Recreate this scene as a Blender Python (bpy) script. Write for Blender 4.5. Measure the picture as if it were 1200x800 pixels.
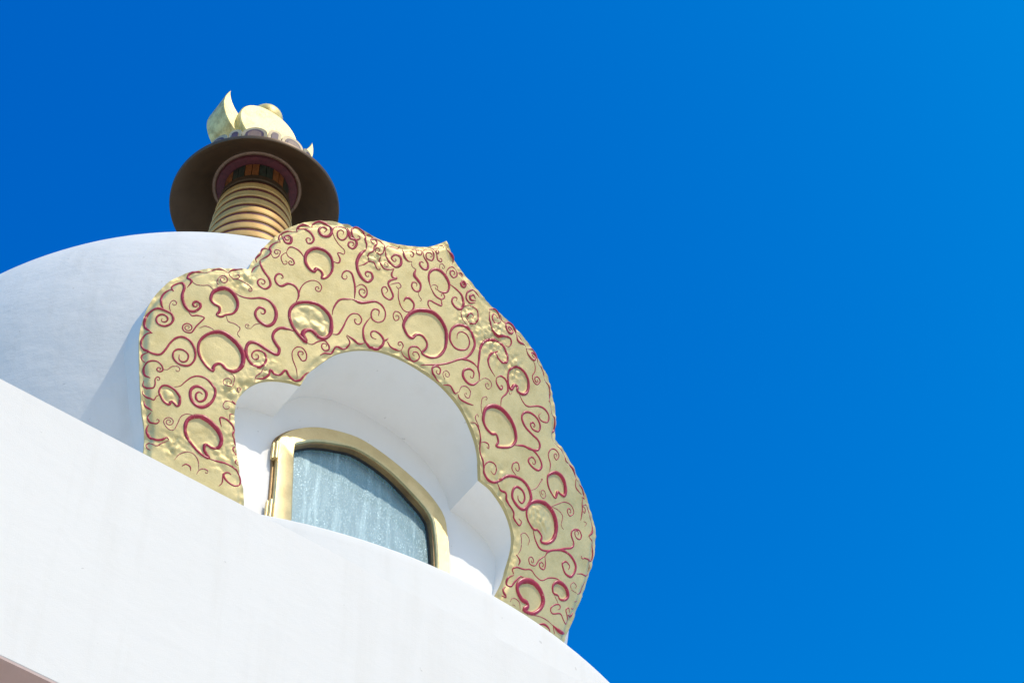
import bpy, math, random
import numpy as np
from mathutils import Vector, Matrix
from mathutils.geometry import delaunay_2d_cdt

# ------------------------------------------------------------------ scene, camera, light
for o in list(bpy.data.objects):
    bpy.data.objects.remove(o)
scene = bpy.context.scene
COL = scene.collection

cam_data = bpy.data.cameras.new("camera")
cam = bpy.data.objects.new("camera", cam_data)
COL.objects.link(cam)
cam_data.sensor_width = 36.0
cam_data.lens = 92.98
cam_data.clip_start = 0.1
cam_data.clip_end = 20000
_r = Vector((0.81019197, -0.58616256, -0.00155395))
_u = Vector((-0.46348818, -0.64225028, 0.6104861))
_f = Vector((0.35884213, 0.4938907, 0.79202544))
m = Matrix((_r, _u, -_f)).transposed().to_4x4()
m.translation = Vector((-7.9986, -16.1699, 1.6))
cam.matrix_world = m
scene.camera = cam

SUN = Vector((0.1015, -0.6403, 0.7614)).normalized()
sun_el = math.asin(SUN.z)
sun_rot = math.atan2(SUN.x, SUN.y)
world = bpy.data.worlds.new("World")
scene.world = world
world.use_nodes = True
wn, wl = world.node_tree.nodes, world.node_tree.links
wn.clear()
sky = wn.new("ShaderNodeTexSky")
sky.sky_type = 'NISHITA'
sky.sun_disc = False
sky.sun_elevation = sun_el
sky.sun_rotation = sun_rot
sky.altitude = 300
sky.air_density = 1.0
sky.dust_density = 1.7
sky.ozone_density = 3.0
# deep blue parts of the sky are richer than the model gives; pale parts stay as they are
sep = wn.new("ShaderNodeSeparateColor")
wl.new(sky.outputs[0], sep.inputs[0])
rat = wn.new("ShaderNodeMath"); rat.operation = 'DIVIDE'
wl.new(sep.outputs[0], rat.inputs[0]); wl.new(sep.outputs[2], rat.inputs[1])
deep = wn.new("ShaderNodeMapRange"); deep.interpolation_type = 'SMOOTHSTEP'
deep.inputs["From Min"].default_value = 0.43
deep.inputs["From Max"].default_value = 0.54
deep.inputs["To Min"].default_value = 1.0
deep.inputs["To Max"].default_value = 0.0
wl.new(rat.outputs[0], deep.inputs["Value"])
def chan(sock, ref, power, lo, hi, gain):
    d = wn.new("ShaderNodeMath"); d.operation = 'DIVIDE'; d.inputs[1].default_value = ref
    wl.new(sock, d.inputs[0])
    p = wn.new("ShaderNodeMath"); p.operation = 'POWER'; p.inputs[1].default_value = power
    wl.new(d.outputs[0], p.inputs[0])
    c = wn.new("ShaderNodeClamp"); c.inputs["Min"].default_value = lo; c.inputs["Max"].default_value = hi
    wl.new(p.outputs[0], c.inputs["Value"])
    g = wn.new("ShaderNodeMath"); g.operation = 'MULTIPLY'; g.inputs[1].default_value = gain
    wl.new(c.outputs[0], g.inputs[0])
    return g.outputs[0]
tint = wn.new("ShaderNodeCombineColor")
tint.inputs[0].default_value = 0.0
wl.new(chan(sep.outputs[1], 1.23, 2.8, 0.7, 1.6, 0.96), tint.inputs[1])
wl.new(chan(sep.outputs[2], 2.33, 0.7, 0.8, 1.25, 1.97), tint.inputs[2])
rich = wn.new("ShaderNodeMix"); rich.data_type = 'RGBA'; rich.blend_type = 'MULTIPLY'
wl.new(deep.outputs[0], rich.inputs[0])
wl.new(sky.outputs[0], rich.inputs[6])
wl.new(tint.outputs[0], rich.inputs[7])
bg = wn.new("ShaderNodeBackground")
bg.inputs["Strength"].default_value = 0.107
wo = wn.new("ShaderNodeOutputWorld")
wl.new(rich.outputs[2], bg.inputs["Color"])
wl.new(bg.outputs[0], wo.inputs["Surface"])

sun_data = bpy.data.lights.new("sun", 'SUN')
sun_data.energy = 2.2
sun_data.angle = math.radians(0.53)
sun_data.color = (1.0, 0.92, 0.79)
sun = bpy.data.objects.new("sun", sun_data)
sun.rotation_euler = SUN.to_track_quat('Z', 'Y').to_euler()
sun.location = SUN * 60
COL.objects.link(sun)

scene.render.engine = 'CYCLES'
scene.view_settings.view_transform = 'Standard'
scene.view_settings.look = 'None'
scene.view_settings.exposure = 0.34
scene.view_settings.gamma = 1.0
scene.view_settings.use_curve_mapping = False
scene.cycles.max_bounces = 8
scene.cycles.diffuse_bounces = 6

random.seed(4)
RNG = np.random.RandomState(11)

# ------------------------------------------------------------------ materials
def new_mat(name):
    mt = bpy.data.materials.new(name)
    mt.use_nodes = True
    nt = mt.node_tree
    return mt, nt, nt.nodes["Principled BSDF"]

def node(nt, typ, **kw):
    n = nt.nodes.new(typ)
    for k, v in kw.items():
        setattr(n, k, v)
    return n

def obj_coords(nt, scale=(1, 1, 1)):
    tc = node(nt, "ShaderNodeTexCoord")
    mp = node(nt, "ShaderNodeMapping")
    mp.inputs["Scale"].default_value = scale
    nt.links.new(tc.outputs["Object"], mp.inputs["Vector"])
    return mp.outputs["Vector"]

def noise(nt, vec, scale, detail=4, rough=0.55):
    n = node(nt, "ShaderNodeTexNoise")
    n.inputs["Scale"].default_value = scale
    n.inputs["Detail"].default_value = detail
    n.inputs["Roughness"].default_value = rough
    nt.links.new(vec, n.inputs["Vector"])
    return n.outputs["Fac"]

def ramp(nt, fac, stops):
    r = node(nt, "ShaderNodeValToRGB")
    el = r.color_ramp.elements
    while len(el) < len(stops):
        el.new(0.5)
    for e, (p, c) in zip(el, stops):
        e.position = p
        e.color = (*c, 1)
    nt.links.new(fac, r.inputs["Fac"])
    return r.outputs["Color"]

def mixc(nt, fac, a, b, mode='MIX'):
    n = node(nt, "ShaderNodeMix", data_type='RGBA', blend_type=mode)
    for key, val in ((0, fac), (6, a), (7, b)):
        if isinstance(val, (int, float)):
            n.inputs[key].default_value = val
        elif isinstance(val, tuple):
            n.inputs[key].default_value = (*val, 1)
        else:
            nt.links.new(val, n.inputs[key])
    return n.outputs[2]

def bump(nt, bsdf, height, strength, dist, prev=None):
    b = node(nt, "ShaderNodeBump")
    b.inputs["Strength"].default_value = strength
    b.inputs["Distance"].default_value = dist
    nt.links.new(height, b.inputs["Height"])
    if prev is not None:
        nt.links.new(prev, b.inputs["Normal"])
    nt.links.new(b.outputs[0], bsdf.inputs["Normal"])
    return b.outputs[0]

def plaster(name, base, dirt, trowel=0.5, streak=0.12):
    mt, nt, b = new_mat(name)
    v = obj_coords(nt)
    big = noise(nt, v, 0.9, 5, 0.6)
    c = ramp(nt, big, [(0.3, dirt), (0.62, base)])
    # rain streaks: tall soft marks
    vs = obj_coords(nt, (6, 6, 0.5))
    st = noise(nt, vs, 1.0, 5, 0.6)
    stc = ramp(nt, st, [(0.32, tuple(x * 0.95 for x in dirt)), (0.5, (1, 1, 1))])
    c = mixc(nt, streak, c, stc, 'MULTIPLY')
    # small flecks and chips
    fl = noise(nt, v, 14.0, 2, 0.5)
    flc = ramp(nt, fl, [(0.235, (0.62, 0.6, 0.57)), (0.26, (1, 1, 1))])
    c = mixc(nt, 0.5, c, flc, 'MULTIPLY')
    nt.links.new(c, b.inputs["Base Color"])
    b.inputs["Roughness"].default_value = 0.82
    b.inputs["Specular IOR Level"].default_value = 0.3
    grain = noise(nt, v, 120, 3, 0.6)
    wav = noise(nt, obj_coords(nt, (1, 1, 1.6)), 3.2, 4, 0.55)
    n1 = bump(nt, b, wav, 0.35 * trowel, 0.06)
    bump(nt, b, grain, 0.28, 0.006, n1)
    return mt

M_WHITE = plaster("white_plaster", (0.79, 0.75, 0.675), (0.775, 0.735, 0.66), 0.25)
M_DOME = plaster("dome_plaster", (0.77, 0.73, 0.665), (0.72, 0.685, 0.625), 0.7, 0.15)
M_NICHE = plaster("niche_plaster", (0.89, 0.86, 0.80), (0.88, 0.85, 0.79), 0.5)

def gold_leaf(name, col, dark, rough, metallic, stain=0.5):
    mt, nt, b = new_mat(name)
    v = obj_coords(nt)
    n1 = noise(nt, v, 5.0, 6, 0.65)
    c = ramp(nt, n1, [(0.33, dark), (0.55, col), (0.75, tuple(min(1, x * 1.06) for x in col))])
    n2 = noise(nt, v, 38, 3, 0.6)
    c2 = ramp(nt, n2, [(0.25, (0.72, 0.66, 0.5)), (0.42, (1, 1, 1))])
    c = mixc(nt, stain, c, c2, 'MULTIPLY')
    n3 = noise(nt, v, 95, 4, 0.7)
    c = mixc(nt, 0.5, c, ramp(nt, n3, [(0.3, (0.80, 0.79, 0.76)), (0.6, (1, 1, 1))]), 'MULTIPLY')
    nt.links.new(c, b.inputs["Base Color"])
    b.inputs["Metallic"].default_value = metallic
    r = node(nt, "ShaderNodeMapRange")
    r.inputs["To Min"].default_value = rough - 0.1
    r.inputs["To Max"].default_value = rough + 0.14
    nt.links.new(n1, r.inputs["Value"])
    nt.links.new(r.outputs[0], b.inputs["Roughness"])
    m1 = bump(nt, b, noise(nt, v, 7, 4, 0.5), 0.10, 0.03)
    bump(nt, b, noise(nt, v, 70, 5, 0.7), 0.22, 0.008, m1)
    return mt

M_GOLD = gold_leaf("gold_leaf", (0.655, 0.545, 0.265), (0.58, 0.465, 0.20), 0.50, 0.45, 0.35)
M_FINIAL = gold_leaf("finial_gold", (0.90, 0.72, 0.27), (0.48, 0.33, 0.08), 0.40, 0.15, 0.9)
M_RING = gold_leaf("ring_gold", (0.68, 0.41, 0.13), (0.57, 0.33, 0.10), 0.5, 0.25, 0.3)
M_FRAME = gold_leaf("frame_gold", (0.74, 0.60, 0.31), (0.66, 0.52, 0.26), 0.40, 0.8, 0.2)
M_BEAD = gold_leaf("bead_bronze", (0.32, 0.20, 0.08), (0.2, 0.12, 0.05), 0.4, 0.5, 0.3)

def paint(name, col, var, rough, metallic=0.0, coat=0.0, scale=18, wear=0.0):
    mt, nt, b = new_mat(name)
    v = obj_coords(nt)
    n1 = noise(nt, v, scale, 4, 0.6)
    c = ramp(nt, n1, [(0.3, var), (0.6, col)])
    if wear:
        c = mixc(nt, ramp(nt, noise(nt, v, 60, 5, 0.7), [(0.34 + 0.1 * wear, (1, 1, 1)), (0.40 + 0.1 * wear, (0, 0, 0))]), c, (0.60, 0.48, 0.24))
    nt.links.new(c, b.inputs["Base Color"])
    b.inputs["Roughness"].default_value = rough
    b.inputs["Metallic"].default_value = metallic
    b.inputs["Coat Weight"].default_value = coat
    b.inputs["Coat Roughness"].default_value = 0.2
    bump(nt, b, noise(nt, v, 90, 2, 0.5), 0.15, 0.004)
    return mt

M_CRIMSON = paint("crimson_paint", (0.42, 0.012, 0.042), (0.31, 0.008, 0.030), 0.42, 0.0, 0.15, 18, -0.3)
M_ROSE = paint("faded_crimson_paint", (0.42, 0.060, 0.085), (0.36, 0.045, 0.07), 0.4, 0.0, 0.1, 18, 0.3)
M_OXBLOOD = paint("oxblood_paint", (0.14, 0.022, 0.016), (0.07, 0.012, 0.01), 0.5)
M_BROWN = paint("canopy_brown", (0.115, 0.068, 0.030), (0.085, 0.050, 0.022), 0.45, 0.3, 0.0, 5)
M_LIP = paint("canopy_lip", (0.32, 0.19, 0.11), (0.22, 0.13, 0.07), 0.4, 0.3)
M_MAUVE = paint("mauve_paint", (0.15, 0.030, 0.030), (0.08, 0.018, 0.018), 0.6)
M_PETAL = paint("petal_ochre", (0.44, 0.37, 0.22), (0.34, 0.27, 0.15), 0.5, 0.2)
M_OCHRE = paint("petal_heart_ochre", (0.24, 0.15, 0.10), (0.16, 0.09, 0.07), 0.5)
M_PURPLE = paint("petal_purple", (0.09, 0.045, 0.06), (0.05, 0.025, 0.03), 0.5)
M_ORANGE = paint("panel_orange", (0.40, 0.13, 0.03), (0.25, 0.08, 0.02), 0.5)
M_GREEN = paint("panel_green", (0.06, 0.07, 0.04), (0.03, 0.035, 0.02), 0.5)
M_STONE = plaster("rose_sandstone", (0.66, 0.50, 0.43), (0.55, 0.41, 0.35), 0.6)
M_DARK = paint("dark_rubber", (0.02, 0.018, 0.015), (0.012, 0.011, 0.01), 0.6)

def ground_mat():
    mt, nt, b = new_mat("pale_paving")
    v = obj_coords(nt)
    br = node(nt, "ShaderNodeTexBrick")
    br.inputs["Scale"].default_value = 1.0
    br.inputs["Color1"].default_value = (0.62, 0.57, 0.49, 1)
    br.inputs["Color2"].default_value = (0.55, 0.51, 0.44, 1)
    br.inputs["Mortar"].default_value = (0.35, 0.32, 0.28, 1)
    br.inputs["Mortar Size"].default_value = 0.008
    nt.links.new(v, br.inputs["Vector"])
    c = mixc(nt, 0.4, br.outputs["Color"], ramp(nt, noise(nt, v, 0.4, 6), [(0.3, (0.75, 0.75, 0.75)), (0.7, (1, 1, 1))]), 'MULTIPLY')
    nt.links.new(c, b.inputs["Base Color"])
    b.inputs["Roughness"].default_value = 0.8
    return mt
M_GROUND = ground_mat()

def glass_mat():
    """outer pane: clear glass carrying condensation drops and vertical runs"""
    mt = bpy.data.materials.new("wet_glass")
    mt.use_nodes = True
    nt = mt.node_tree
    nt.nodes.clear()
    L = nt.links
    out = node(nt, "ShaderNodeOutputMaterial")
    tr = node(nt, "ShaderNodeBsdfTransparent")
    tr.inputs["Color"].default_value = (0.90, 0.95, 0.95, 1)
    gl = node(nt, "ShaderNodeBsdfGlossy")
    gl.inputs["Roughness"].default_value = 0.06
    gl.inputs["Color"].default_value = (0.9, 0.97, 0.90, 1)
    fr = node(nt, "ShaderNodeFresnel")
    fr.inputs["IOR"].default_value = 1.52
    m1 = node(nt, "ShaderNodeMixShader")
    L.new(fr.outputs[0], m1.inputs[0]); L.new(tr.outputs[0], m1.inputs[1]); L.new(gl.outputs[0], m1.inputs[2])
    di = node(nt, "ShaderNodeBsdfDiffuse")
    di.inputs["Color"].default_value = (0.40, 0.72, 0.82, 1)
    # vertical runs
    runs = ramp(nt, noise(nt, obj_coords(nt, (22, 22, 1.6)), 1.0, 5, 0.65), [(0.46, (0, 0, 0)), (0.74, (0.42, 0.42, 0.42))])
    wide = ramp(nt, noise(nt, obj_coords(nt, (4.5, 4.5, 1.2)), 1.0, 4, 0.6), [(0.38, (0.12, 0.12, 0.12)), (0.68, (1, 1, 1))])
    rr = mixc(nt, 1.0, runs, wide, 'MULTIPLY')
    # drops
    vo = node(nt, "ShaderNodeTexVoronoi")
    vo.inputs["Scale"].default_value = 1.0
    L.new(obj_coords(nt, (52, 52, 34)), vo.inputs["Vector"])
    drops = ramp(nt, vo.outputs["Distance"], [(0.12, (0.9, 0.9, 0.9)), (0.3, (0, 0, 0))])
    dmask = ramp(nt, noise(nt, obj_coords(nt, (9, 9, 3)), 1.0, 4, 0.6), [(0.46, (0, 0, 0)), (0.62, (0.8, 0.8, 0.8))])
    dd = mixc(nt, 1.0, drops, dmask, 'MULTIPLY')
    fine = ramp(nt, noise(nt, obj_coords(nt, (90, 90, 45)), 1.0, 2, 0.5), [(0.55, (0.02, 0.02, 0.02)), (0.72, (0.32, 0.32, 0.32))])
    s1 = mixc(nt, 1.0, rr, dd, 'ADD')
    s2 = mixc(nt, 1.0, s1, fine, 'ADD')
    film = mixc(nt, 1.0, mixc(nt, 1.0, s2, (0.75, 0.75, 0.75), 'MULTIPLY'), (0.24, 0.24, 0.24), 'ADD')
    rg = node(nt, "ShaderNodeBsdfGlossy")
    rg.inputs["Roughness"].default_value = 0.42
    rg.inputs["Color"].default_value = (0.75, 0.90, 0.95, 1)
    wet = node(nt, "ShaderNodeMixShader")
    wet.inputs[0].default_value = 0.36
    L.new(di.outputs[0], wet.inputs[1]); L.new(rg.outputs[0], wet.inputs[2])
    m2 = node(nt, "ShaderNodeMixShader")
    L.new(film, m2.inputs[0]); L.new(m1.outputs[0], m2.inputs[1]); L.new(wet.outputs[0], m2.inputs[2])
    L.new(m2.outputs[0], out.inputs["Surface"])
    return mt
M_GLASS = glass_mat()
M_BLIND = paint("blue_blind", (0.11, 0.40, 0.52), (0.09, 0.35, 0.46), 0.42, 0.0, 0.0, 6)

# ------------------------------------------------------------------ object helpers
def obj(name, verts, faces, mat, parent=None, smooth=True, mats=None, fmat=None, sharp=None):
    me = bpy.data.meshes.new(name)
    me.from_pydata([tuple(map(float, v)) for v in verts], [], faces)
    for mm in (mats or [mat]):
        me.materials.append(mm)
    if fmat is not None:
        me.polygons.foreach_set("material_index", fmat)
    if smooth:
        me.polygons.foreach_set("use_smooth", [True] * len(me.polygons))
        if sharp is not None:
            me.set_sharp_from_angle(angle=math.radians(sharp))
    me.update()
    o = bpy.data.objects.new(name, me)
    COL.objects.link(o)
    if parent is not None:
        o.parent = parent
    return o

def lathe(name, prof, mat, parent=None, seg=96, sharp=35, keep=None, wob=0.0):
    V, F = [], []
    n = len(prof)
    ph = RNG.rand(4) * 6.28
    for i in range(seg):
        a = 2 * math.pi * i / seg
        w = 1 + wob * (math.sin(3 * a + ph[0]) + 0.6 * math.sin(7 * a + ph[1]))
        for (r, z) in prof:
            V.append((r * w * math.cos(a), r * w * math.sin(a), z))
    for i in range(seg):
        j = (i + 1) % seg
        for k in range(n - 1):
            f = (i * n + k, j * n + k, j * n + k + 1, i * n + k + 1)
            F.append(f)
    if keep is not None:
        bad = keep(V)
        F = [f for f in F if not all(bad[q] for q in f)]
    return obj(name, V, F, mat, parent, True, sharp=sharp)

def box(name, x0, x1, y0, y1, z0, z1, mat, parent=None, bev=0.0):
    b = bev
    V, F = [], []
    # bevelled box: chamfered in all edges through three nested rings
    if b <= 0:
        V = [(x, y, z) for z in (z0, z1) for y in (y0, y1) for x in (x0, x1)]
        F = [(0, 2, 3, 1), (4, 5, 7, 6), (0, 1, 5, 4), (2, 6, 7, 3), (0, 4, 6, 2), (1, 3, 7, 5)]
        return obj(name, V, F, mat, parent, False)
    def ringz(z, i):
        return [(x0 + i, y0 + b, z), (x0 + b, y0 + i, z), (x1 - b, y0 + i, z), (x1 - i, y0 + b, z),
                (x1 - i, y1 - b, z), (x1 - b, y1 - i, z), (x0 + b, y1 - i, z), (x0 + i, y1 - b, z)]
    for z, i in ((z0, b), (z0 + b, 0), (z1 - b, 0), (z1, b)):
        V += ringz(z, i) if i == 0 else [(min(max(p[0], x0 + b), x1 - b), min(max(p[1], y0 + b), y1 - b), p[2]) for p in ringz(z, b)]
    for k in range(3):
        for q in range(8):
            F.append((k * 8 + q, k * 8 + (q + 1) % 8, (k + 1) * 8 + (q + 1) % 8, (k + 1) * 8 + q))
    F.append(tuple(range(7, -1, -1)))
    F.append(tuple(range(24, 32)))
    return obj(name, V, F, mat, parent, False)

def parse(s):
    return np.array([[float(q) / 1000 for q in t.split(',')] for t in s.split()])

def crom(P, step, closed=False):
    """Catmull-Rom through P, resampled at even steps"""
    P = np.asarray(P, float)
    if len(P) == 2:
        n = max(2, int(np.linalg.norm(P[1] - P[0]) / step) + 1)
        return P[0] + (P[1] - P[0]) * np.linspace(0, 1, n)[:, None]
    if closed:
        Q = np.vstack([P[-1], P, P[0], P[1]])
    else:
        Q = np.vstack([2 * P[0] - P[1], P, 2 * P[-1] - P[-2]])
    out = []
    t = np.linspace(0, 1, 40, endpoint=False)[:, None]
    for i in range(len(Q) - 3):
        p0, p1, p2, p3 = Q[i:i + 4]
        out.append(0.5 * (2 * p1 + (p2 - p0) * t + (2 * p0 - 5 * p1 + 4 * p2 - p3) * t * t + (3 * p1 - p0 - 3 * p2 + p3) * t ** 3))
    out = np.vstack(out + [P[:1] if closed else P[-1:]])
    d = np.r_[0, np.cumsum(np.linalg.norm(np.diff(out, axis=0), axis=1))]
    n = max(3, int(d[-1] / step) + 1)
    s = np.linspace(0, d[-1], n)
    res = np.c_[np.interp(s, d, out[:, 0]), np.interp(s, d, out[:, 1])]
    return res[:-1] if closed else res

def inside(pts, poly):
    x, y = pts[:, 0], pts[:, 1]
    c = np.zeros(len(pts), bool)
    j = len(poly) - 1
    for i in range(len(poly)):
        xi, yi = poly[i]; xj, yj = poly[j]
        cond = (yi > y) != (yj > y)
        with np.errstate(divide='ignore', invalid='ignore'):
            c ^= cond & (x < (xj - xi) * (y - yi) / (yj - yi + 1e-12) + xi)
        j = i
    return c

def dist_poly(pts, poly, closed=True):
    B = np.roll(poly, -1, 0) if closed else poly[1:]
    A = poly if closed else poly[:-1]
    best = np.full(len(pts), 1e9)
    for a, b in zip(A, B):
        d = b - a
        t = np.clip(((pts - a) @ d) / (d @ d + 1e-12), 0, 1)
        q = pts - a - t[:, None] * d
        best = np.minimum(best, (q * q).sum(1))
    return np.sqrt(best)

TAB = RNG.rand(256, 256)
def vnoise(u, v, sc, off=0):
    x = np.asarray(u) * sc + 37.3 + off; y = np.asarray(v) * sc + 11.7 + off * 1.7
    xi = np.floor(x).astype(int); yi = np.floor(y).astype(int)
    fx = x - xi; fy = y - yi
    fx = fx * fx * (3 - 2 * fx); fy = fy * fy * (3 - 2 * fy)
    g = lambda a, b: TAB[a % 256, b % 256]
    return (g(xi, yi) * (1 - fx) + g(xi + 1, yi) * fx) * (1 - fy) + (g(xi, yi + 1) * (1 - fx) + g(xi + 1, yi + 1) * fx) * fy - 0.5

# ------------------------------------------------------------------ traced outlines (millimetres in the panel's own surface: across, height)
OUTER="-2086,18754 -2204,19100 -2307,19416 -2403,19750 -2423,19906 -2423,20051 -2402,20187 -2359,20303 -2301,20416 -2221,20509 -2127,20584 -2012,20652 -1881,20703 -1743,20744 -1707,20759 -1698,20844 -1655,20986 -1588,21145 -1504,21293 -1390,21415 -1266,21504 -1172,21549 -1032,21593 -926,21606 -831,21615 -695,21606 -528,21630 -357,21686 -231,21746 -131,21806 -46,21889 23,21967 70,21901 147,21814 292,21733 448,21660 653,21591 905,21552 1118,21495 1287,21410 1441,21306 1556,21167 1643,20988 1693,20775 1831,20734 2026,20634 2152,20554 2332,20388 2414,20259 2444,20120 2443,19858 2402,19546 2351,19280 2297,19029"
INNER="-1163,18568 -1256,18768 -1351,19000 -1413,19170 -1466,19385 -1452,19492 -1403,19610 -1322,19706 -1214,19771 -1078,19813 -965,19831 -933,19960 -846,20110 -741,20262 -606,20375 -462,20457 -307,20511 -107,20538 107,20534 332,20505 581,20407 752,20265 873,20099 958,19859 1120,19841 1306,19749 1422,19624 1472,19486 1464,19251 1420,18962"
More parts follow.
